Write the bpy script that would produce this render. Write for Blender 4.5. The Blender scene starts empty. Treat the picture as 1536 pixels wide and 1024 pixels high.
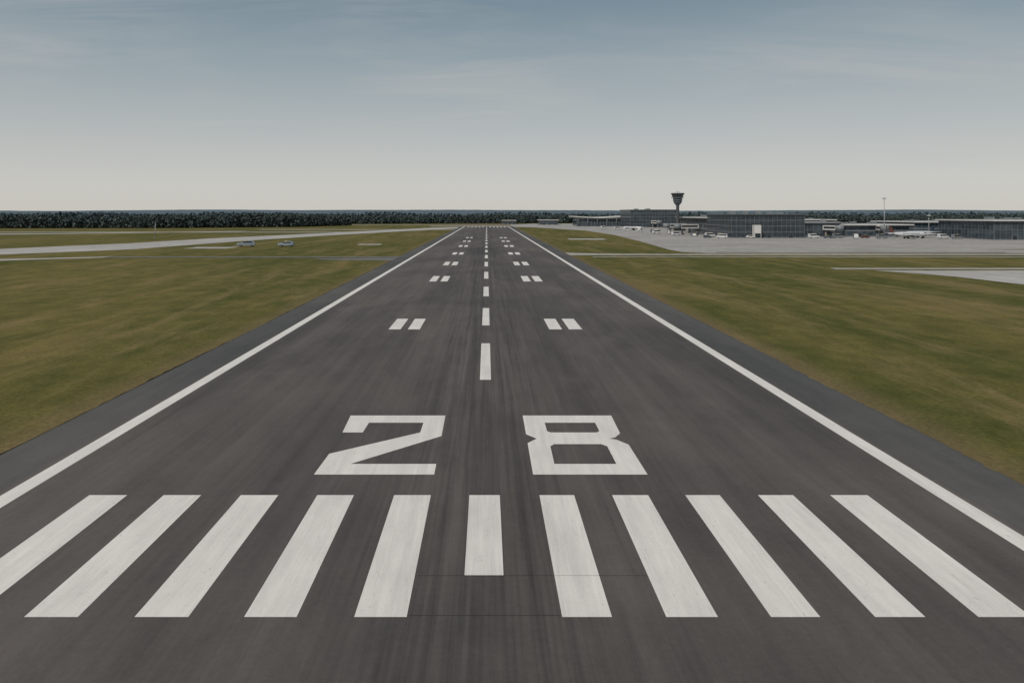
import bpy, math, random
import numpy as np
from mathutils import Vector, Matrix
from mathutils.geometry import tessellate_polygon
random.seed(7); rng=np.random.default_rng(7)
scene=bpy.context.scene
scene.view_settings.view_transform='Standard'
scene.view_settings.look='None'
scene.view_settings.exposure=0

# ---------------------------------------------------------------- node helper
class NT:
    def __init__(s,nt): s.nt=nt
    def n(s,t,**k):
        nd=s.nt.nodes.new(t)
        ins=k.pop('ins',{})
        for a,v in k.items(): setattr(nd,a,v)
        for i,v in ins.items():
            if isinstance(v,bpy.types.NodeSocket): s.nt.links.new(v,nd.inputs[i])
            else: nd.inputs[i].default_value=v
        return nd
    def math(s,op,a,b=0.0,c=None,clamp=False):
        nd=s.nt.nodes.new('ShaderNodeMath'); nd.operation=op; nd.use_clamp=clamp
        for i,v in enumerate([a,b]+([c] if c is not None else [])):
            if isinstance(v,bpy.types.NodeSocket): s.nt.links.new(v,nd.inputs[i])
            else: nd.inputs[i].default_value=v
        return nd.outputs[0]
    def mapr(s,v,a,b,c=0.0,d=1.0):
        nd=s.n('ShaderNodeMapRange',ins={0:v,1:a,2:b,3:c,4:d}); nd.clamp=True
        return nd.outputs[0]
    def mix(s,f,a,b,mode='MIX'):
        nd=s.nt.nodes.new('ShaderNodeMix'); nd.data_type='RGBA'; nd.blend_type=mode
        for i,v in ((0,f),(6,a),(7,b)):
            if isinstance(v,bpy.types.NodeSocket): s.nt.links.new(v,nd.inputs[i])
            else:
                if i>0 and len(v)==3: v=(*v,1)
                nd.inputs[i].default_value=v
        return nd.outputs[2]
    def noise(s,vec,scale,sc=(1,1,1),detail=4,rough=0.55,dist=0.0,rot=0.0):
        m=s.n('ShaderNodeMapping',ins={0:vec}); m.inputs['Scale'].default_value=sc
        m.inputs['Rotation'].default_value=(0,0,rot)
        nd=s.n('ShaderNodeTexNoise',ins={'Vector':m.outputs[0],'Scale':scale,'Detail':detail,'Roughness':rough,'Distortion':dist})
        return nd.outputs[0]

def new_mat(name,rough=0.8,spec=0.3):
    m=bpy.data.materials.new(name); m.use_nodes=True
    t=NT(m.node_tree); b=m.node_tree.nodes['Principled BSDF']
    b.inputs['Roughness'].default_value=rough
    b.inputs['Specular IOR Level'].default_value=spec
    geo=t.n('ShaderNodeNewGeometry')
    return m,t,b,geo.outputs['Position']
def setc(t,b,c): t.nt.links.new(c,b.inputs['Base Color'])
def bump(t,b,h,strength,dist):
    n=t.n('ShaderNodeBump',ins={'Strength':strength,'Distance':dist,'Height':h})
    t.nt.links.new(n.outputs[0],b.inputs['Normal'])

def simple(name,col,rough=0.6,spec=0.3,var=0.12,scale=0.6,metal=0.0):
    m,t,b,p=new_mat(name,rough,spec)
    n=t.noise(p,scale,detail=5)
    f=t.mapr(n,0.3,0.7,1-var,1+var)
    c=t.n('ShaderNodeVectorMath',operation='SCALE',ins={0:col,'Scale':f}) 
    setc(t,b,c.outputs[0]); b.inputs['Metallic'].default_value=metal
    return m

# ---------------------------------------------------------------- materials
def grass_mat():
    m,t,b,p=new_mat('grass',0.95,0.08)
    big=t.noise(p,0.018,(1,0.35,1),5,0.6,0.6)
    mow=t.noise(p,0.16,(1,0.06,1),4,0.6,0.3,rot=0.10)
    mid=t.noise(p,0.25,(1,0.6,1),7,0.7)
    fine=t.noise(p,2.6,(1,1,1),6,0.75)
    vf=t.noise(p,9.0,(1,1,1),4,0.8)
    a=t.math('ADD',t.math('MULTIPLY',big,0.45),t.math('MULTIPLY',mow,0.30))
    a=t.math('ADD',a,t.math('MULTIPLY',mid,0.38))
    f=t.mapr(a,0.48,0.66)
    c=t.mix(f,(0.070,0.076,0.018),(0.150,0.120,0.038))
    dry=t.mapr(t.noise(p,0.10,(1,0.14,1),8,0.75,0.6,rot=0.12),0.50,0.64,0,0.75)
    c=t.mix(dry,c,(0.205,0.152,0.066))
    x=t.n('ShaderNodeSeparateXYZ',ins={0:p}).outputs[0]
    ax=t.math('ABSOLUTE',x)
    fr=t.mapr(t.math('ADD',ax,t.math('MULTIPLY',mid,3.0)),28.4,32.0,0.8,0)
    c=t.mix(fr,c,(0.165,0.120,0.062))
    g=t.mapr(fine,0.25,0.75,0.58,1.42)
    g=t.math('MULTIPLY',g,t.mapr(vf,0.25,0.75,0.68,1.32))
    g=t.math('MULTIPLY',g,t.mapr(mid,0.3,0.7,0.88,1.12))
    c=t.n('ShaderNodeVectorMath',operation='SCALE',ins={0:c,'Scale':g}).outputs[0]
    setc(t,b,c)
    bump(t,b,t.math('ADD',fine,t.math('MULTIPLY',vf,0.5)),0.6,0.12)
    return m
GRASS=grass_mat()

def asphalt_nodes(t,p,base,warm,streak=1.0):
    big=t.noise(p,0.05,(1,0.4,1),5,0.6,0.5)
    s1=t.noise(p,1.1,(1,0.018,1),5,0.62)
    s2=t.noise(p,0.32,(1,0.02,1),3,0.5)
    s3=t.noise(p,4.5,(1,0.012,1),3,0.6)
    pat=t.noise(p,0.22,(1,0.5,1),6,0.7,0.8)
    grain=t.noise(p,22,(1,1,1),3,0.8)
    grain2=t.noise(p,4,(1,1,1),5,0.75)
    f=t.math('ADD',t.math('MULTIPLY',t.math('SUBTRACT',s1,0.5),0.62*streak),t.math('MULTIPLY',t.math('SUBTRACT',s2,0.5),0.70*streak))
    f=t.math('ADD',f,t.math('MULTIPLY',t.math('SUBTRACT',s3,0.5),0.28*streak))
    f=t.math('ADD',f,t.math('MULTIPLY',t.math('SUBTRACT',big,0.5),1.0))
    f=t.math('ADD',f,t.math('MULTIPLY',t.math('SUBTRACT',pat,0.5),0.6))
    f=t.math('ADD',f,t.math('MULTIPLY',t.math('SUBTRACT',grain,0.5),0.9))
    f=t.math('ADD',f,t.math('MULTIPLY',t.math('SUBTRACT',grain2,0.5),0.45))
    f=t.math('ADD',f,1.0)
    c=t.mix(t.mapr(big,0.35,0.65),base,warm)
    return c,f,grain
def rubber(t,p,centre=-0.1):
    sx=t.n('ShaderNodeSeparateXYZ',ins={0:p})
    x=sx.outputs[0]; y=sx.outputs[1]
    ax=t.math('ABSOLUTE',t.math('SUBTRACT',x,centre))
    band=t.mapr(ax,1.0,12.0,1,0)
    lane=t.math('SUBTRACT',1.0,t.mapr(t.math('ABSOLUTE',t.math('SUBTRACT',ax,2.2)),0.2,2.0))
    n=t.mapr(t.noise(p,1.9,(1,0.012,1),4,0.65),0.42,0.62)
    n2=t.mapr(t.noise(p,5.5,(1,0.02,1),4,0.65),0.48,0.66)
    r=t.math('MULTIPLY',band,t.math('ADD',t.math('MULTIPLY',n,0.65),t.math('MULTIPLY',n2,0.4)))
    r=t.math('ADD',r,t.math('MULTIPLY',lane,t.math('MULTIPLY',n,0.4)))
    return r,x,y
def runway_mat():
    m,t,b,p=new_mat('runway_asphalt',0.86,0.3)
    c,f,gr=asphalt_nodes(t,p,(0.082,0.073,0.067),(0.102,0.086,0.076))
    r,x,y=rubber(t,p)
    c=t.mix(t.math('MULTIPLY',r,0.62,clamp=True),c,(0.036,0.033,0.031))
    c=t.n('ShaderNodeVectorMath',operation='SCALE',ins={0:c,'Scale':f}).outputs[0]
    setc(t,b,c); bump(t,b,gr,0.3,0.01)
    return m
RUNWAY=runway_mat()
def shoulder_mat():
    m,t,b,p=new_mat('shoulder_asphalt',0.85,0.3)
    c,f,gr=asphalt_nodes(t,p,(0.074,0.071,0.068),(0.088,0.081,0.075),0.7)
    c=t.n('ShaderNodeVectorMath',operation='SCALE',ins={0:c,'Scale':f}).outputs[0]
    setc(t,b,c); bump(t,b,gr,0.3,0.01); return m
SHOULDER=shoulder_mat()
def paint_mat():
    m,t,b,p=new_mat('white_runway_paint',0.7,0.3)
    s=t.noise(p,2.2,(1,0.05,1),5,0.65)
    s3=t.noise(p,9,(1,0.05,1),4,0.7)
    g=t.noise(p,14,(1,1,1),5,0.8)
    patch=t.noise(p,0.5,(1,0.5,1),4,0.6)
    f=t.math('ADD',t.math('MULTIPLY',t.math('SUBTRACT',s,0.5),0.36),t.math('MULTIPLY',t.math('SUBTRACT',g,0.5),0.38))
    f=t.math('ADD',f,t.math('MULTIPLY',t.math('SUBTRACT',s3,0.5),0.28))
    f=t.math('ADD',f,t.math('MULTIPLY',t.math('SUBTRACT',patch,0.5),0.28))
    f=t.math('ADD',f,1.0)
    r,x,y=rubber(t,p)
    c=t.mix(t.math('MULTIPLY',r,0.17,clamp=True),(0.68,0.64,0.585),(0.30,0.285,0.265))
    wear=t.mapr(t.noise(p,6,(1,0.35,1),8,0.8),0.59,0.71,0,0.65)
    c=t.mix(wear,c,(0.25,0.235,0.215))
    c=t.n('ShaderNodeVectorMath',operation='SCALE',ins={0:c,'Scale':f}).outputs[0]
    setc(t,b,c); return m
PAINT=paint_mat()
def concrete_mat(name,a,bb,slab=7.5):
    m,t,b,p=new_mat(name,0.85,0.25)
    n=t.noise(p,0.03,(1,1,1),6,0.65,0.5)
    n2=t.noise(p,0.5,(1,0.3,1),5,0.65)
    c=t.mix(t.mapr(n,0.35,0.65),a,bb)
    br=t.n('ShaderNodeTexBrick',ins={'Vector':p,'Scale':1.0,'Mortar Size':0.12,'Brick Width':slab,'Row Height':slab,
        'Color1':(1,1,1,1),'Color2':(0.9,0.9,0.9,1),'Mortar':(0.6,0.6,0.6,1)}); br.offset=0
    c=t.mix(0.6,c,br.outputs[0],'MULTIPLY')
    c=t.n('ShaderNodeVectorMath',operation='SCALE',ins={0:c,'Scale':t.mapr(n2,0.3,0.7,0.85,1.15)}).outputs[0]
    setc(t,b,c); return m
CONC=concrete_mat('apron_concrete',(0.30,0.278,0.255),(0.38,0.355,0.325))
CONC2=concrete_mat('taxiway_concrete',(0.36,0.335,0.305),(0.44,0.415,0.38))
ROAD=simple('road_asphalt',(0.15,0.145,0.14),0.9,0.2,0.2,0.3)
EDGE_SHADE=simple('painted_edge_shade',(0.03,0.025,0.018),1.0,0.05,0.4,2.0)  # near-black colour for the painted shadow line beside the pavement
SEAM=simple('joint_tar',(0.022,0.021,0.02),0.7,0.3)
YEL=simple('yellow_paint',(0.55,0.38,0.06),0.7)

# ---------------------------------------------------------------- mesh helpers
def link(o,parent=None):
    scene.collection.objects.link(o)
    if parent: o.parent=parent
    return o
def empty(name,loc=(0,0,0),rot=0):
    e=bpy.data.objects.new(name,None); e.location=loc; e.rotation_euler=(0,0,rot)
    e.empty_display_size=1; return link(e)
def sheet(name,loops_list,z,mat,parent=None,thick=0.0):
    V=[];F=[]
    for loops in loops_list:
        if not isinstance(loops[0][0],(list,tuple)): loops=[loops]
        base=len(V); flat=[q for l in loops for q in l]
        V+= [(q[0],q[1],z) for q in flat]
        for tri in tessellate_polygon([[Vector((q[0],q[1],0)) for q in l] for l in loops]):
            a,b,c=[Vector((flat[i][0],flat[i][1],0)) for i in tri]
            tri=list(tri)
            if (b-a).cross(c-a).z<0: tri.reverse()
            F.append([base+i for i in tri])
        if thick>0:
            for l in loops:
                s=len(V); n=len(l)
                V+=[(q[0],q[1],z) for q in l]+[(q[0],q[1],z-thick) for q in l]
                for i in range(n):
                    j=(i+1)%n; F.append([s+i,s+j,s+n+j,s+n+i])
    me=bpy.data.meshes.new(name); me.from_pydata(V,[],F); me.materials.append(mat); me.update()
    return link(bpy.data.objects.new(name,me),parent)
def rect(x0,x1,y0,y1): return [(x0,y0),(x1,y0),(x1,y1),(x0,y1)]
def ragged(name,x,side,z,mat,parent,amp,base,step):
    """strip along the runway with one straight and one ragged edge"""
    ys=np.arange(-60,800,step); V=[];F=[]
    wv=np.abs(rng.normal(size=len(ys))); sm=np.convolve(rng.normal(size=len(ys)+20),np.ones(21)/21*3,'valid')[:len(ys)]
    for i,yv in enumerate(ys):
        V+=[(x,float(yv),z),(x+side*max(0.0,base+amp*wv[i]+amp*0.8*sm[i]),float(yv),z)]
    for i in range(len(ys)-1):
        q=[2*i,2*i+1,2*i+3,2*i+2]
        F.append(q if side>0 else q[::-1])
    me=bpy.data.meshes.new(name); me.from_pydata(V,[],F); me.materials.append(mat); me.update()
    return link(bpy.data.objects.new(name,me),parent)

class MB:
    def __init__(s): s.V=[];s.F=[];s.M=[];s.mats=[];s.S=[]
    def mi(s,m):
        if m not in s.mats: s.mats.append(m)
        return s.mats.index(m)
    def box(s,x0,x1,y0,y1,z0,z1,m):
        b=len(s.V); i=s.mi(m)
        s.V+=[(x0,y0,z0),(x1,y0,z0),(x1,y1,z0),(x0,y1,z0),(x0,y0,z1),(x1,y0,z1),(x1,y1,z1),(x0,y1,z1)]
        for f in ((0,3,2,1),(4,5,6,7),(0,1,5,4),(1,2,6,5),(2,3,7,6),(3,0,4,7)):
            s.F.append([b+k for k in f]); s.M.append(i); s.S.append(False)
    def hexa(s,bot,top,m):
        b=len(s.V); i=s.mi(m); n=len(bot); s.V+=list(bot)+list(top)
        s.F.append([b+k for k in reversed(range(n))]); s.F.append([b+n+k for k in range(n)])
        s.M+=[i,i]; s.S+=[False,False]
        for k in range(n):
            j=(k+1)%n; s.F.append([b+k,b+j,b+n+j,b+n+k]); s.M.append(i); s.S.append(False)
    def loft(s,rings,m,cap=True,smooth=True):
        i=s.mi(m); n=len(rings[0]); b=len(s.V)
        for r in rings: s.V+=list(r)
        for a in range(len(rings)-1):
            for k in range(n):
                j=(k+1)%n
                s.F.append([b+a*n+k,b+a*n+j,b+(a+1)*n+j,b+(a+1)*n+k]); s.M.append(i); s.S.append(smooth)
        if cap:
            s.F.append([b+k for k in reversed(range(n))]); s.F.append([b+(len(rings)-1)*n+k for k in range(n)])
            s.M+=[i,i]; s.S+=[False,False]
    def cyl(s,p0,p1,r0,r1,m,n=12,smooth=True):
        p0=Vector(p0);p1=Vector(p1); d=(p1-p0).normalized()
        u=d.orthogonal().normalized(); w=d.cross(u)
        R=[]
        for p,r in ((p0,r0),(p1,r1)):
            R.append([tuple(p+(u*math.cos(2*math.pi*k/n)+w*math.sin(2*math.pi*k/n))*r) for k in range(n)])
        s.loft(R,m,True,smooth)
    def obj(s,name,parent=None,bev=0):
        me=bpy.data.meshes.new(name); me.from_pydata(s.V,[],s.F)
        for m in s.mats: me.materials.append(m)
        me.polygons.foreach_set('material_index',s.M); me.polygons.foreach_set('use_smooth',s.S); me.update()
        o=link(bpy.data.objects.new(name,me),parent)
        if bev:
            bm=o.modifiers.new('b','BEVEL'); bm.width=bev; bm.segments=2; bm.limit_method='ANGLE'
        return o

# ---------------------------------------------------------------- ground
def ground():
    xs=[0]
    v=40.0
    while v<40000: xs.append(v); v*=1.6
    xs.append(40000)
    g=sorted(set([-a for a in xs]+xs))
    V=[(x,y,0) for y in g for x in g]; n=len(g)
    F=[(j*n+i,j*n+i+1,(j+1)*n+i+1,(j+1)*n+i) for j in range(n-1) for i in range(n-1)]
    me=bpy.data.meshes.new('grass_ground'); me.from_pydata(V,[],F); me.materials.append(GRASS); me.update()
    return link(bpy.data.objects.new('grass_ground',me))
ground()

# ---------------------------------------------------------------- runway
RZ=0.09; LX,RX=-22.8,22.0
runway=sheet('runway',[rect(-23.6,22.8,-60,800)],RZ,RUNWAY)
sheet('shoulder_left',[rect(-27.2,-23.6,-60,800)],RZ,SHOULDER,runway,RZ+0.02)
sheet('shoulder_right',[rect(22.8,26.9,-60,800)],RZ,SHOULDER,runway,RZ+0.02)
ragged('edge_shade_left',-27.21,-1,0.012,EDGE_SHADE,runway,0.09,0.22,1.0)  # dark strip added as the shadow line under the left pavement edge
ragged('overgrown_edge_right',26.9,-1,RZ+0.008,GRASS,runway,0.13,0.03,0.5)
MZ=RZ+0.006
C=-0.1
st=[(-19.07,-17.25),(-15.5,-13.7),(-11.8,-10.0),(-8.13,-6.37),(-4.44,-2.68),(2.53,4.2),(6.02,7.75),(9.53,11.18),(13.02,14.7),(16.48,18.27)]
polys=[rect(a,b,25.73,36.86) for a,b in st]+[rect(-0.83,0.63,28.7,36.86)]
sheet('threshold_stripes',polys,MZ,PAINT,runway)
two=[(-9.1,51.37),(-2.76,51.37),(-2.74,46.63),(-7.35,41.45),(-2.72,41.45),(-2.72,39.76),(-8.95,39.76),(-8.86,43.2),(-4.1,47.4),(-4.08,49.6),(-7.6,49.6),(-7.65,47.4),(-8.9,47.4)]
sheet('number_2',[two],MZ,PAINT,runway)
eight_o=[(2.40,39.76),(8.33,39.76),(8.3,44.9),(7.75,45.9),(7.35,46.1),(7.75,46.35),(8.2,47.2),(8.33,51.37),(2.41,51.37),(2.41,47.0),(3.0,46.1),(2.41,45.2)]
h1=[(3.75,47.7),(3.95,47.4),(6.8,47.4),(7.0,47.7),(7.0,49.6),(3.75,49.6)]
h2=[(3.65,41.45),(7.0,41.45),(7.0,44.6),(6.7,45.0),(3.95,45.0),(3.7,44.6)]
sheet('number_8',[[eight_o,h1,h2]],MZ,PAINT,runway)
d=[(62.4,79.9),(92.7,109.6),(125.3,141.5),(159.0,177.5)]
y=196
while y<775: d.append((y,min(y+18,790))); y+=35
sheet('centreline',[rect(C-0.45,C+0.45,a,b) for a,b in d],MZ,PAINT,runway)
sheet('edge_lines',[rect(LX-.48,LX+.48,-60,795),rect(RX-.48,RX+.48,-60,795)],MZ,PAINT,runway)
tz=[]
for a,b in ((89.5,98.5),(152.5,165.5),(200,214),(252,266),(310,325),(365,380),(420,435)):
    for q in ((-11.45,-10.05),(-9.2,-7.8),(7.3,8.8),(9.6,11.15)): tz.append(rect(q[0],q[1],a,b))
sheet('touchdown_marks',tz,MZ,PAINT,runway)
fe=[rect(x,x+1.8,745,775) for x in (-19,-15.4,-11.7,-8,-4.4,2.6,6.2,9.8,13.4,17)]
sheet('far_threshold_stripes',fe,MZ,PAINT,runway)
sheet('transverse_joints',[rect(-2.6,6.0,28.66,28.675),rect(-2.6,2.53,25.82,25.835)],MZ+0.004,SEAM,runway)

# ---------------------------------------------------------------- taxiways / aprons
Z1=0.045
sheet('apron',[[(27.3,775),(27.3,762),(45,746),(78,602),(80,480),(74.5,373),(68,285),(69,270),(76,262),(700,262),(1100,1000),(60,1010),(27.3,900)]],Z1,CONC)
sheet('taxiway',[[(26.9,249.5),(700,249.5),(700,256.5),(60,256.5),(40,258),(26.9,264)]],Z1+0.01,CONC2)
sheet('service_road',[[(33,238),(700,236.5),(700,240.5),(33,240.5)]],Z1,CONC2)
sheet('taxiway',[[(92,182.5),(98,172),(100.5,165),(103,140),(130,122),(500,108),(500,183)]],Z1,CONC2)
sheet('service_road',[rect(85,600,186.5,190.5)],Z1+0.01,CONC2)
sheet('taxiway',[[(-430,60),(-160,252.7),(-133.5,290),(-121,373),(-100,461),(-49,627),(-27.3,690),(-27.3,760),(-55,712),(-113,522),(-147,423),(-162,348),(-186,290),(-480,90)]],Z1,CONC2)
sheet('taxiway',[[(-700,420),(-303,492),(-186,572),(-180,590),(-303,515),(-700,450)]],Z1,CONC2)
sheet('taxiway',[rect(-190,-27.3,636,652)],Z1+0.01,CONC2)
sheet('taxiway',[rect(-400,-95,545,560)],Z1+0.02,CONC2)
sheet('service_road',[rect(-118,-27.3,236,241)],Z1+0.01,ROAD)
sheet('service_road',[[(-420,90),(-142,219),(-117,236),(-118,241),(-145,227),(-430,97)]],Z1,CONC2)
sheet('hardstand',[[(-27.3,221),(-47,224),(-52,229),(-27.3,235)]],Z1,ROAD)
sheet('hardstand',[rect(-56,-46,331,340)],Z1,CONC2)
sheet('hardstand',[rect(43,62,395,412)],Z1,CONC2)
sheet('hardstand',[rect(-117,-100,296,310)],Z1,CONC2)
sheet('perimeter_road',[rect(-600,600,905,925)],Z1+0.01,CONC2)
sheet('runway_end_turnpad',[rect(-60,60,801,830)],Z1+0.02,CONC2)
sheet('grass_island',[[(185,288),(260,276),(420,276),(420,284),(230,294)],[(80,266),(180,265),(180,267.5),(80,268)]],Z1+0.03,GRASS)
sheet('apron_markings',[rect(95,500,330,330.5),rect(120,500,300,300.4)],Z1+0.012,YEL)

# ---------------------------------------------------------------- forest
def foliage_mat(name,a,b_,c_):
    m,t,b,p=new_mat(name,0.95,0.05)
    n=t.noise(p,0.05,(1,1,0.5),3,0.6); n2=t.noise(p,0.6,(1,1,1),4,0.7)
    c=t.mix(t.mapr(n,0.38,0.62),a,b_)
    c=t.mix(t.mapr(n2,0.5,0.75,0,0.7),c,c_)
    setc(t,b,c); return m
FN=foliage_mat('forest_foliage',(0.056,0.074,0.074),(0.070,0.089,0.082),(0.080,0.098,0.086))  # slight bluish air haze mixed into the leaf colours
FF=foliage_mat('far_forest_foliage_hazed',(0.080,0.106,0.120),(0.088,0.114,0.126),(0.096,0.122,0.130))  # paler and bluer copy: distance haze painted into the foliage
BARK=simple('bark',(0.07,0.06,0.05),0.95,0.05)
def forest(name,pts,mat,hr=(12,16),K=46,leaf=1.0):
    P=np.array(pts); N=len(P)
    H=rng.uniform(hr[0],hr[1],N)*np.where(rng.random(N)<0.08,1.08,1)
    H*=1+0.10*np.sin(P[:,0]*0.021)+0.06*np.sin(P[:,0]*0.057+1)
    con=rng.random(N)<0.35
    u=rng.random((N,K)); ang=rng.uniform(0,2*np.pi,(N,K))
    R=np.where(con,H*0.24,H*0.32)[:,None]
    z0=np.where(con,0.08,0.08)[:,None]
    zz=z0+(1-z0)*u
    prof=np.where(con[:,None],(1-u)**0.8+0.04,np.sqrt(np.clip(1-(2*u-0.9)**2,0.03,1)))
    rad=R*prof*rng.uniform(0.45,1.1,(N,K))
    cx=P[:,0,None]+np.cos(ang)*rad; cy=P[:,1,None]+np.sin(ang)*rad; cz=zz*H[:,None]
    sz=leaf*rng.uniform(0.55,1.25,(N,K))*np.where(con[:,None],0.35+0.9*(1-u),1.15)
    ctr=np.stack([cx,cy,cz],-1)
    a=rng.normal(size=(N,K,3)); a/=np.linalg.norm(a,axis=-1,keepdims=True)
    b=rng.normal(size=(N,K,3)); b-= (a*b).sum(-1,keepdims=True)*a; b/=np.linalg.norm(b,axis=-1,keepdims=True)
    q=np.stack([ctr+(-a-b*.6)*sz[...,None],ctr+(a*.7-b)*sz[...,None],ctr+(a+b*.5)*sz[...,None],ctr+(-a*.5+b)*sz[...,None]],2)
    V=q.reshape(-1,3); nq=len(V)//4
    th=np.array([0,2.09,4.19])
    tb=np.zeros((N,6,3))
    for i in range(3):
        tb[:,i,0]=P[:,0]+np.cos(th[i])*0.25; tb[:,i,1]=P[:,1]+np.sin(th[i])*0.25
        tb[:,i+3,0]=P[:,0]+np.cos(th[i])*0.05; tb[:,i+3,1]=P[:,1]+np.sin(th[i])*0.05; tb[:,i+3,2]=H*0.9
    base=len(V)+np.arange(N)[:,None]*6
    tq=np.concatenate([base+np.array([i,(i+1)%3,(i+1)%3+3,i+3]) for i in range(3)],0)
    V=np.concatenate([V,tb.reshape(-1,3)]); Q=np.concatenate([np.arange(nq*4).reshape(-1,4),tq])
    me=bpy.data.meshes.new(name); me.vertices.add(len(V)); me.vertices.foreach_set('co',V.ravel())
    me.loops.add(Q.size); me.loops.foreach_set('vertex_index',Q.ravel().astype(np.int32))
    me.polygons.add(len(Q)); me.polygons.foreach_set('loop_start',np.arange(len(Q))*4); me.polygons.foreach_set('loop_total',np.full(len(Q),4))
    me.materials.append(mat); me.materials.append(BARK)
    mi=np.zeros(len(Q),dtype=np.int32); mi[nq:]=1; me.polygons.foreach_set('material_index',mi)
    me.update(); me.validate()
    return link(bpy.data.objects.new(name,me))
def belt(path,depth,rows,sp):
    out=[]
    for i in range(len(path)-1):
        a=np.array(path[i],float); b=np.array(path[i+1],float); L=np.linalg.norm(b-a)
        dirn=(b-a)/L; nrm=np.array([-dirn[1],dirn[0]]); 
        if nrm[1]<0: nrm=-nrm
        for r in range(rows):
            n=int(L/sp)
            for k in range(n):
                p=a+dirn*(k+random.random())*sp+nrm*(depth*(r+random.random()*0.9)/rows)
                out.append(tuple(p))
    return out
forest('distant_forest',belt([(-900,640),(-560,690),(-300,700),(-190,760),(-150,860)],45,6,3.2),FN,(9.0,12.0),leaf=0.9)
forest('distant_forest',belt([(-260,930),(-60,1010),(80,1040),(200,1080)],60,6,3.4),FN,(8,11),K=40)
forest('distant_forest',belt([(200,1080),(520,1000),(1100,980)],60,6,3.8),FN,(8.5,12),K=40)
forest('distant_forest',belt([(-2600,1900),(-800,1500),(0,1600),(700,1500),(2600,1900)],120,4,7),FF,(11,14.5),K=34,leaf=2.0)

HILL=foliage_mat('hazy_hill_woodland',(0.098,0.132,0.155),(0.112,0.145,0.168),(0.118,0.152,0.172))  # blue distance haze is part of this colour, no volume
def hills(name,D0,D1,H,seed,half=9000):
    r=np.random.default_rng(seed); nx=700; ny=8
    xs=np.linspace(-half,half,nx)
    prof=sum(r.uniform(.4,1)/k*np.sin(xs/half*math.pi*k*1.7+r.uniform(0,6)) for k in range(1,14))
    prof=(prof-prof.min())/(prof.max()-prof.min())
    V=[];F=[]
    for j in range(ny):
        t=j/(ny-1); y=D0+(D1-D0)*t; s=math.sin(t*math.pi/2)
        for i in range(nx):
            V.append((xs[i],y,(H*(0.72+0.28*prof[i])+r.normal()*H*0.015)*s))
    for j in range(ny-1):
        for i in range(nx-1): F.append((j*nx+i,j*nx+i+1,(j+1)*nx+i+1,(j+1)*nx+i))
    me=bpy.data.meshes.new(name); me.from_pydata(V,[],F); me.materials.append(HILL); me.update()
    link(bpy.data.objects.new(name,me))
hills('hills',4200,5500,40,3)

# ---------------------------------------------------------------- building materials
def glass_mat():
    m,t,b,p=new_mat('facade_glass',0.12,0.6)
    br=t.noise(p,0.25,(1,1,1),2,0.5)
    c=t.mix(t.mapr(br,0.4,0.6),(0.030,0.042,0.053),(0.060,0.078,0.094))  # glass tones lightened to carry distance haze in the colour
    setc(t,b,c); return m
GLASS=glass_mat()
DARKM=simple('dark_metal_cladding',(0.080,0.094,0.107),0.5,0.4)  # facade band colour lightened for painted distance haze
GREYM=simple('grey_metal_cladding',(0.17,0.182,0.19),0.5,0.4)
LIGHT=simple('pale_cladding',(0.55,0.535,0.51),0.6,0.3,0.08)
ROOFM=simple('roof_membrane',(0.36,0.36,0.35),0.8,0.2,0.1,0.1)
CONCW=simple('concrete_wall',(0.28,0.27,0.255),0.85,0.2,0.12,0.3)
TOWC=simple('weathered_dark_concrete',(0.07,0.074,0.078),0.85,0.2,0.12,0.3)
WHITE=simple('white_vehicle_paint',(0.56,0.56,0.56),0.3,0.5,0.03)
SLATE=simple('blue_grey_vehicle_paint',(0.22,0.26,0.30),0.3,0.5,0.03)
BLACK=simple('tyre_rubber',(0.02,0.02,0.02),0.8,0.2)
WIN=simple('window_glass',(0.02,0.028,0.035),0.1,0.6)
REDM=simple('maroon_paint',(0.10,0.035,0.03),0.35,0.5)
BLUEM=simple('slate_paint',(0.045,0.06,0.085),0.35,0.5)
GALV=simple('galvanised_steel',(0.30,0.31,0.31),0.5,0.5)

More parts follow.
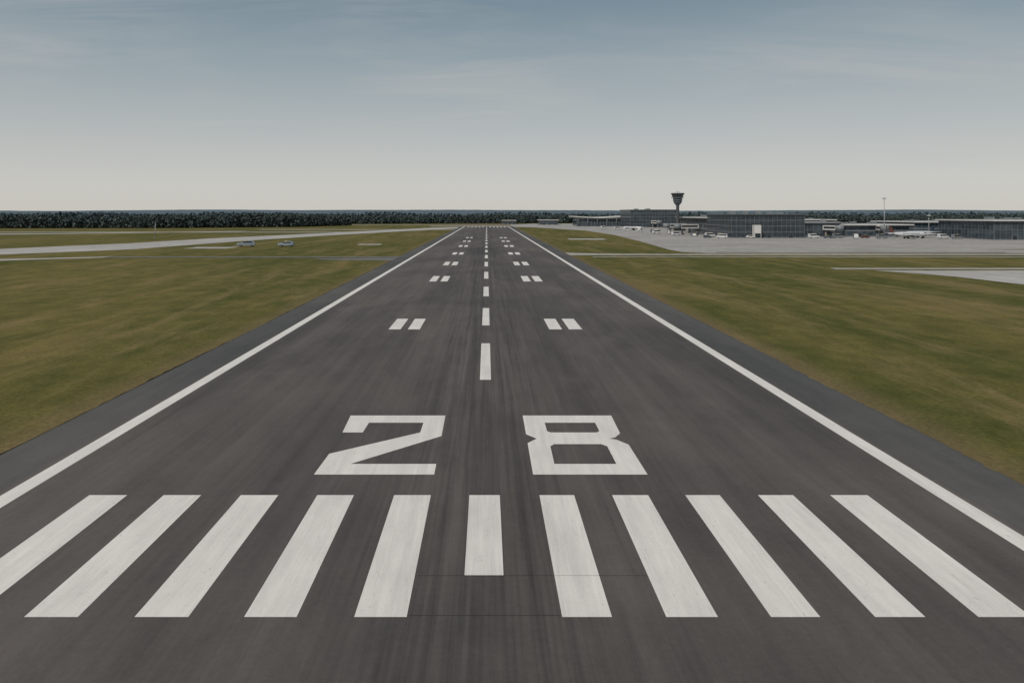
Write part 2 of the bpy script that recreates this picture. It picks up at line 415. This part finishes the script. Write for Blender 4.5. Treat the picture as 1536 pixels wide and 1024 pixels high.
def building(name,x0,x1,y0,y1,h,floors=3,bay=3.0,band=DARKM,roof=ROOFM,fascia=None,over=1.0,louvre=0,units=4,wall=GLASS,ends=None):
    e=empty(name,((x0+x1)/2,(y0+y1)/2,0)); cx,cy=(x0+x1)/2,(y0+y1)/2
    a,b=x0-cx,x1-cx; c,d=y0-cy,y1-cy
    m=MB(); m.box(a,b,c,d,0.0,h-0.6,wall); m.obj('glazed_walls',e)
    m=MB(); fh=(h-0.6)/floors
    for f in range(floors):
        z=f*fh; t=0.55 if f else 0.7
        m.box(a-.12,b+.12,c-.12,c-.003,z,z+t,band)
        m.box(a-.12,a-.003,c,d,z,z+t,band); m.box(b+.003,b+.12,c,d,z,z+t,band)
        for k in range(louvre):
            zz=z+t+(fh-t)*(k+1)/(louvre+1)
            m.box(a-.30,b+.30,c-.32,c-.16,zz,zz+0.12,band)
            m.box(a-.30,a-.16,c,d,zz,zz+0.12,band)
    m.obj('floor_bands',e)
    m=MB(); n=max(2,int((b-a)/bay))
    for k in range(n+1):
        x=a+(b-a)*k/n; m.box(x-.08,x+.08,c-.155,c-.125,0,h-0.7,GREYM)
    n=max(2,int((d-c)/bay))
    for k in range(n+1):
        yv=c+(d-c)*k/n; m.box(a-.155,a-.125,yv-.08,yv+.08,0,h-0.7,GREYM)
    m.obj('mullions',e)
    m=MB(); m.box(a-over,b+over,c-over,d+over,h-0.6,h,fascia or band); m.box(a-over+.4,b+over-.4,c-over+.4,d+over-.4,h,h+.05,roof)
    m.obj('roof',e)
    m=MB()
    for k in range(units):
        ux=random.uniform(a+3,b-6); uy=random.uniform(c+8,d-6); w=random.uniform(1.5,4)
        m.box(ux,ux+w,uy,uy+random.uniform(2,5),h+.05,h+random.uniform(.7,1.5),GREYM)
    if units: m.obj('rooftop_units',e)
    m=MB()
    for k in range(3):
        dx=a+(b-a)*(0.18+0.3*k); m.box(dx,dx+2.6,c-.2,c-.16,0,2.6,GREYM); m.box(dx+.2,dx+2.4,c-.23,c-.203,0.1,2.4,WIN)
    m.obj('doors',e)
    return e
t1=building('terminal_building',135,175,423,470,13.3,4,2.5,DARKM,louvre=3,over=0.8,units=5)
m=MB(); m.box(-8.9,-5.2,-27.5,-23.9,0,7.2,LIGHT); m.box(-8.6,-5.5,-27.56,-27.503,0.2,2.7,WIN); m.obj('entrance_block',t1)
building('terminal_wing',136,168,471.2,540,11.2,3,3.0,GREYM,fascia=LIGHT,over=2.6,units=4)
building('terminal_building',139,184,742,800,17.2,5,3.0,DARKM,louvre=2,over=0.5,units=3)
building('glass_concourse',176.5,206,446,480,8.4,2,3.0,DARKM,fascia=GREYM,over=1.0)
building('cargo_building',206.8,243,442,478,7.3,2,4.0,GREYM,fascia=LIGHT,over=2.0,units=6)
building('hangar_office',259,310,392,440,10.2,2,3.0,DARKM,fascia=LIGHT,over=1.4,units=4)
building('maintenance_building',262,330,470,520,8.6,2,4.0,GREYM,fascia=LIGHT,over=1.5,units=6)
building('pier_building',187,235,520,560,9.5,2,4.0,DARKM,fascia=LIGHT,over=1.6,units=4)
def swept():
    e=empty('swept_roof_concourse',(118,800,0))
    m=MB(); m.box(-24,28,0,40,0,8.2,GLASS); m.obj('glazed_walls',e)
    m=MB()
    n=24; 
    for k in range(n):
        u0=k/n;u1=(k+1)/n
        xa=-28+58*u0; xb=-28+58*u1
        za=9.6+1.6*abs(u0-.45)**1.3*2.2; zb=9.6+1.6*abs(u1-.45)**1.3*2.2
        m.hexa([(xa,-3,za-1.0),(xb,-3,zb-1.0),(xb,43,zb-1.0),(xa,43,za-1.0)],[(xa,-3,za),(xb,-3,zb),(xb,43,zb),(xa,43,za)],LIGHT)
    m.obj('roof',e)
    m=MB()
    for k in range(18):
        x=-24+52*k/17; m.box(x-.15,x+.15,-.2,-.02,0,8.0,GREYM)
    for z in (0,3.3,6.8): m.box(-24,28,-.35,-.203,z,z+.6,DARKM)
    m.obj('mullions',e)
    m=MB()
    for k in range(6):
        x=-23+50*k/5; m.cyl((x,-2,0),(x,-2,8.7),.3,.3,GREYM,8)
    m.obj('columns',e)
swept()
building('airport_shed',62,84,900,930,6,1,4,GREYM,fascia=LIGHT,over=1,units=0)
building('airport_shed',20,36,960,980,5,1,4,GREYM,fascia=LIGHT,over=1,units=0)

def bridge(x,y,L,rot):
    e=empty('jet_bridge',(x,y,0),rot)
    m=MB(); m.box(-1.5,1.5,-L,0,4.0,6.7,LIGHT); m.box(-1.53,-1.503,-L+1,-1,4.9,6.0,WIN); m.box(1.503,1.53,-L+1,-1,4.9,6.0,WIN); m.obj('tunnel',e)
    m=MB(); m.cyl((0,-L-1.2,3.9),(0,-L-1.2,6.9),2.3,2.3,GREYM,14); m.obj('cab',e)
    m=MB(); m.box(-.35,.35,-L+2,-L+2.7,0.6,4.0,GREYM); m.box(-1.6,1.6,-L+1.8,-L+2.9,.3,.7,GREYM)
    m.cyl((-1.7,-L+2.3,.5),(-1.3,-L+2.3,.5),.5,.5,BLACK,12); m.cyl((1.3,-L+2.3,.5),(1.7,-L+2.3,.5),.5,.5,BLACK,12)
    m.cyl((0,-1,0),(0,-1,4),.6,.6,CONCW,10); m.obj('supports',e)
bridge(134.5,490,14,-1.2); bridge(134.5,520,14,-1.2); bridge(196,445,12,0.2); bridge(225,441,10,-0.2); bridge(160,741,14,0.2)

# ---------------------------------------------------------------- control tower
def ring(r,z,n=16,ph=0): return [(r*math.cos(2*math.pi*k/n+ph),r*math.sin(2*math.pi*k/n+ph),z) for k in range(n)]
def tower(x,y):
    e=empty('control_tower',(x,y,0))
    m=MB(); m.loft([ring(1.6,0),ring(1.2,3),ring(1.05,18.0),ring(1.3,19.3)],TOWC); m.obj('shaft',e)
    m=MB(); m.loft([ring(1.3,19.3),ring(2.6,20.6),ring(3.0,22.4)],DARKM,smooth=False); m.loft([ring(3.4,22.4),ring(3.4,22.75)],GREYM,smooth=False)
    m.loft([ring(3.0,22.75),ring(3.1,24.0)],DARKM,smooth=False); m.loft([ring(4.2,24.0),ring(4.2,24.3)],GREYM,smooth=False); m.obj('pod',e)
    m=MB(); m.loft([ring(3.2,24.3),ring(4.0,26.5)],WIN,smooth=False); m.obj('cab_glazing',e)
    m=MB()
    for k in range(16):
        a=2*math.pi*k/16; m.cyl((3.24*math.cos(a),3.24*math.sin(a),24.3),(4.05*math.cos(a),4.05*math.sin(a),26.5),.08,.08,GREYM,5)
    m.obj('cab_mullions',e)
    m=MB(); m.loft([ring(4.5,26.5),ring(4.6,27.0),ring(4.0,27.3)],TOWC,smooth=False)
    m.obj('cab_roof',e)
    m=MB()
    for k in range(16):
        a=2*math.pi*k/16; r=4.1
        m.cyl((r*math.cos(a),r*math.sin(a),24.3),(r*math.cos(a),r*math.sin(a),25.3),.04,.04,GALV,4)
    for px,py,h in ((0,0,1.6),(1.5,.8,1.2),(-1.7,.5,.9),(-.6,-1.6,1.1)): m.cyl((px,py,27.2),(px,py,27.3+h),.09,.04,GALV,5)
    m.box(-1.2,1.2,-.2,.2,28.1,28.35,GALV)
    m.obj('antennas_and_railing',e)
    m=MB(); m.box(-6,6,-5,6,0,5,CONCW); m.box(-6.3,6.3,-5.3,6.3,5,5.4,DARKM); m.box(-4,4,-5.06,-5.003,2,3.6,WIN); m.obj('base_block',e)
tower(129.3,520)

def mast(name,x,y,h,head=True):
    e=empty(name,(x,y,0)); m=MB(); m.cyl((0,0,0),(0,0,h),.30,.14,GALV,8); m.cyl((0,0,0),(0,0,.5),.6,.6,CONCW,8); m.obj('pole',e)
    if head:
        m=MB(); m.cyl((0,0,h-.6),(0,0,h-.3),0.8,0.8,GALV,10)
        for k in range(6):
            a=k*math.pi/3; m.box(.8*math.cos(a)-.22,.8*math.cos(a)+.22,.8*math.sin(a)-.22,.8*math.sin(a)+.22,h-1.0,h-.62,LIGHT)
        m.obj('floodlights',e)
mast('floodlight_mast',219,423,22.4)
mast('light_pole',-182.5,423,8.1,False)
for q in ((262,455,13),(190,500,12)): mast('floodlight_mast',*q)

# ---------------------------------------------------------------- vehicles
def vehicle(name,x,y,rot,kind='car',body=WHITE,scale=1.0):
    if kind=='car': L,W,H=4.6,1.85,1.6; prof=[(-2.3,.35),(2.3,.35),(2.3,.75),(2.2,.95),(1.1,1.08),(.45,1.55),(-1.5,1.6),(-2.15,1.1),(-2.3,.9)]; wx=1.45;wr=.34
    else: L,W,H=5.6,2.1,2.4; prof=[(-2.8,.4),(2.8,.4),(2.8,.95),(2.6,1.25),(1.95,1.45),(1.25,2.3),(1.0,2.4),(-2.6,2.4),(-2.8,2.2)]; wx=1.8;wr=.4
    e=empty(name,(x,y,0.06),rot); e.scale=(scale,)*3
    w=W/2; m=MB()
    m.hexa([(p[0],-w,p[1]) for p in prof][::-1],[(p[0],w,p[1]) for p in prof][::-1],body); m.obj('body',e,0.06)
    m=MB()
    if kind=='car':
        side=[(-1.95,1.08),(.95,1.08),(.42,1.47),(-1.45,1.5)]; ws=[(1.08,1.10),(.48,1.55)]
    else:
        side=[(-2.5,1.4),(1.85,1.45),(1.2,2.15),(-2.5,2.15)]; ws=[(1.93,1.5),(1.27,2.28)]
    for s in (-1,1):
        yy=s*(w+.004); q=[(p[0],yy,p[1]) for p in side]; q2=[(p[0],yy+s*.02,p[1]) for p in side]
        m.hexa(q,q2,WIN)
    (ax,az),(bx,bz)=ws
    m.hexa([(ax,-w+.12,az),(ax,w-.12,az),(bx,w-.15,bz),(bx,-w+.15,bz)],[(ax+.03,-w+.12,az+.03),(ax+.03,w-.12,az+.03),(bx+.03,w-.15,bz+.03),(bx+.03,-w+.15,bz+.03)],WIN)
    m.obj('windows',e)
    m=MB()
    for sx in (-wx,wx):
        for s in (-1,1):
            m.cyl((sx,s*(w-.18),wr),(sx,s*(w+.03),wr),wr,wr,BLACK,14); m.cyl((sx,s*(w+.03),wr),(sx,s*(w+.04),wr),wr*.55,wr*.5,GALV,10)
    m.obj('wheels',e)
    m=MB()
    for s in (-1,1): m.box(L/2-.02,L/2+.03,s*(w-.35)-.18,s*(w-.35)+.18,.68,.86,LIGHT)
    m.box(-.3,.3,-.5,.5,H,H+.14,YEL); m.obj('lamps_and_beacon',e)
vehicle('parked_car',-98,313,math.radians(188),'car',SLATE,1.5)
vehicle('parked_car',-82,314,math.radians(176),'car',SLATE,1.35)
for i,(x,y,r,k,b) in enumerate([(116,470,.3,'van',WHITE),(122,452,1.5,'car',WHITE),(128,440,.1,'van',WHITE),(131,432,1.2,'van',GREYM),(125,462,.4,'car',DARKM),
    (121,500,.2,'van',WHITE),(118,530,.8,'van',WHITE),(112,560,.2,'car',WHITE),(110,600,.1,'van',WHITE),(128,418,2.9,'van',WHITE),(122,424,.2,'car',BLUEM),
    (178,418,.1,'van',WHITE),(185,416,3.0,'car',DARKM),(192,420,.1,'van',GREYM),(199,414,1.2,'van',WHITE),(206,418,.1,'car',REDM),(212,412,.1,'van',GREYM),
    (245,412,.1,'van',WHITE),(250,408,.2,'van',GREYM),(109,640,.2,'van',WHITE),(104,680,.3,'van',WHITE),(144,419,.1,'car',WHITE),(114,515,.2,'van',WHITE),(119,545,.1,'van',GREYM),(116,580,1.1,'van',WHITE)]):
    vehicle('airport_van' if k=='van' else 'parked_car',x,y,r,k,b)

def airliner(x,y,rot,L=24,tail=BLUEM):
    e=empty('airliner',(x,y,0.05),rot); R=L*0.055; zc=R+L*0.055
    prof=[(-.5,.08,.5),(-.42,.35,.42),(-.30,.75,.18),(-.18,1,.0),(.30,1,0),(.40,.86,-.05),(.46,.55,-.2),(.495,.15,-.35)]
    rings=[]
    for u,r,dz in prof: rings.append([(u*L,R*r*math.cos(a),zc+R*dz+R*r*math.sin(a)) for a in [2*math.pi*k/16 for k in range(16)]])
    m=MB(); m.loft(rings,WHITE); m.obj('fuselage',e)
    m=MB()
    for s in (-1,1):
        m.hexa([(.10*L,s*R*.7,zc-R*.5),(-.10*L,s*R*.7,zc-R*.5),(-.20*L,s*L*.46,zc-R*.1),(-.14*L,s*L*.46,zc-R*.1)],
               [(.08*L,s*R*.7,zc-R*.15),(-.09*L,s*R*.7,zc-R*.2),(-.195*L,s*L*.46,zc),(-.15*L,s*L*.46,zc)],WHITE)
        m.hexa([(-.38*L,s*R*.2,zc+R*.5),(-.47*L,s*R*.2,zc+R*.5),(-.50*L,s*L*.17,zc+R*.65),(-.46*L,s*L*.17,zc+R*.65)],
               [(-.385*L,s*R*.2,zc+R*.65),(-.465*L,s*R*.2,zc+R*.65),(-.495*L,s*L*.17,zc+R*.72),(-.463*L,s*L*.17,zc+R*.72)],WHITE)
    m.obj('wings',e)
    m=MB(); m.hexa([(-.34*L,-.15,zc+R*.8),(-.34*L,.15,zc+R*.8),(-.47*L,.1,zc+R*.7),(-.47*L,-.1,zc+R*.7)],
        [(-.45*L,-.06,zc+L*.19),(-.45*L,.06,zc+L*.19),(-.51*L,.05,zc+L*.19),(-.51*L,-.05,zc+L*.19)],tail); m.obj('tail_fin',e)
    m=MB()
    for s in (-1,1):
        yy=s*L*.16; z=zc-R*.85
        m.loft([[(u*L,yy+r*R*math.cos(a),z+r*R*math.sin(a)) for a in [2*math.pi*k/12 for k in range(12)]] for u,r in ((.12,.42),(.09,.50),(.02,.48),(-.03,.3))],GREYM)
        m.box(-.02*L,.07*L,yy-.1,yy+.1,z+R*.4,z+R*.75,WHITE)
    m.obj('engines',e)
    m=MB()
    for s in (-1,1):
        n=int(L*.9)
        for k in range(n):
            xx=-.17*L+.46*L*k/n; yy=s*(R*.985)
            m.box(xx,xx+.3,min(yy,yy+s*.03),max(yy,yy+s*.03),zc+R*.12,zc+R*.12+.42,WIN)
    m.hexa([(.455*L,-R*.45,zc+R*.05),(.455*L,R*.45,zc+R*.05),(.42*L,R*.55,zc+R*.45),(.42*L,-R*.55,zc+R*.45)],
        [(.465*L,-R*.4,zc+R*.12),(.465*L,R*.4,zc+R*.12),(.425*L,R*.5,zc+R*.58),(.425*L,-R*.5,zc+R*.58)],WIN)
    m.obj('windows',e)
    m=MB()
    for xx,yy in ((.38*L,0),(-.04*L,L*.07),(-.04*L,-L*.07)):
        m.cyl((xx,yy,.3),(xx,yy,zc-R*.6),.1,.12,GALV,6)
        for s in (-.28,.28): m.cyl((xx,yy+s-.12,.42),(xx,yy+s+.12,.42),.42,.42,BLACK,12)
    m.obj('landing_gear',e)
airliner(226,412,math.radians(8),22,REDM)
airliner(240,426,math.radians(200),23,BLUEM)
airliner(287,382,math.radians(75),24,GREYM)
airliner(118,620,math.radians(150),18,BLUEM)

# ---------------------------------------------------------------- sun and sky
EL=math.radians(46); AZ=math.radians(218)
sd=Vector((math.sin(AZ)*math.cos(EL),math.cos(AZ)*math.cos(EL),math.sin(EL)))
L=bpy.data.lights.new('sun','SUN'); L.energy=2.9; L.angle=math.radians(0.5); L.color=(1,0.95,0.87)
lo=link(bpy.data.objects.new('sun',L)); lo.rotation_euler=sd.to_track_quat('Z','Y').to_euler(); lo.location=(-200,-100,300)
w=bpy.data.worlds.new('World'); scene.world=w; w.use_nodes=True
t=NT(w.node_tree); bg=w.node_tree.nodes['Background']
sky=t.n('ShaderNodeTexSky',sky_type='NISHITA'); sky.sun_disc=False; sky.sun_elevation=EL; sky.sun_rotation=AZ
sky.air_density=1.0; sky.dust_density=1.5; sky.ozone_density=1.5; sky.altitude=0
hs=t.n('ShaderNodeHueSaturation',ins={'Saturation':0.55,'Value':1.0,'Color':sky.outputs[0]})
tc=t.n('ShaderNodeTexCoord').outputs['Generated']
sx=t.n('ShaderNodeSeparateXYZ',ins={0:tc}); z=sx.outputs[2]
rp=t.n('ShaderNodeValToRGB',ins={0:t.math('MAXIMUM',z,0.0)}); cr=rp.color_ramp
stops=[(0.0,(.640,.620,.570)),(0.035,(.610,.602,.568)),(0.10,(.462,.488,.486)),(0.18,(.305,.367,.395)),(0.26,(.178,.253,.305)),(0.5,(.095,.165,.245)),(1.0,(.065,.125,.21))]
cr.elements[0].position=0; cr.elements[0].color=(*stops[0][1],1)
cr.elements[1].position=1; cr.elements[1].color=(*stops[-1][1],1)
for p_,c_ in stops[1:-1]:
    el=cr.elements.new(p_); el.color=(*c_,1)
hz=t.n('ShaderNodeVectorMath',operation='SCALE',ins={0:rp.outputs[0],'Scale':1/0.09}).outputs[0]
base=t.mix(0.85,hs.outputs[0],hz)
zc=t.math('ADD',t.math('MAXIMUM',z,0.0),0.12)
pl=t.n('ShaderNodeCombineXYZ',ins={0:t.math('DIVIDE',sx.outputs[0],zc),1:t.math('DIVIDE',sx.outputs[1],zc)}).outputs[0]
n1=t.noise(pl,1.1,(0.6,1.8,1),10,0.64,0.9,rot=0.35)
n2=t.noise(pl,0.75,(1,1,1),3,0.5,rot=0.9)
cl=t.math('MULTIPLY',t.mapr(n1,0.42,0.74),t.mapr(n2,0.40,0.58))
cl=t.math('MULTIPLY',cl,t.mapr(z,0.03,0.12))
c=t.mix(t.math('MULTIPLY',cl,0.62),base,(5.4,5.4,5.3))
t.nt.links.new(c,bg.inputs[0]); bg.inputs[1].default_value=0.09

# ---------------------------------------------------------------- camera
cam=bpy.data.cameras.new('camera'); cam.lens=27; cam.sensor_width=36
cam.shift_x=38/1536; cam.shift_y=-192/1536; cam.clip_start=0.5; cam.clip_end=60000
co=link(bpy.data.objects.new('camera',cam)); co.location=(0,0,13.6); co.rotation_euler=(math.radians(90),0,0)
scene.camera=co
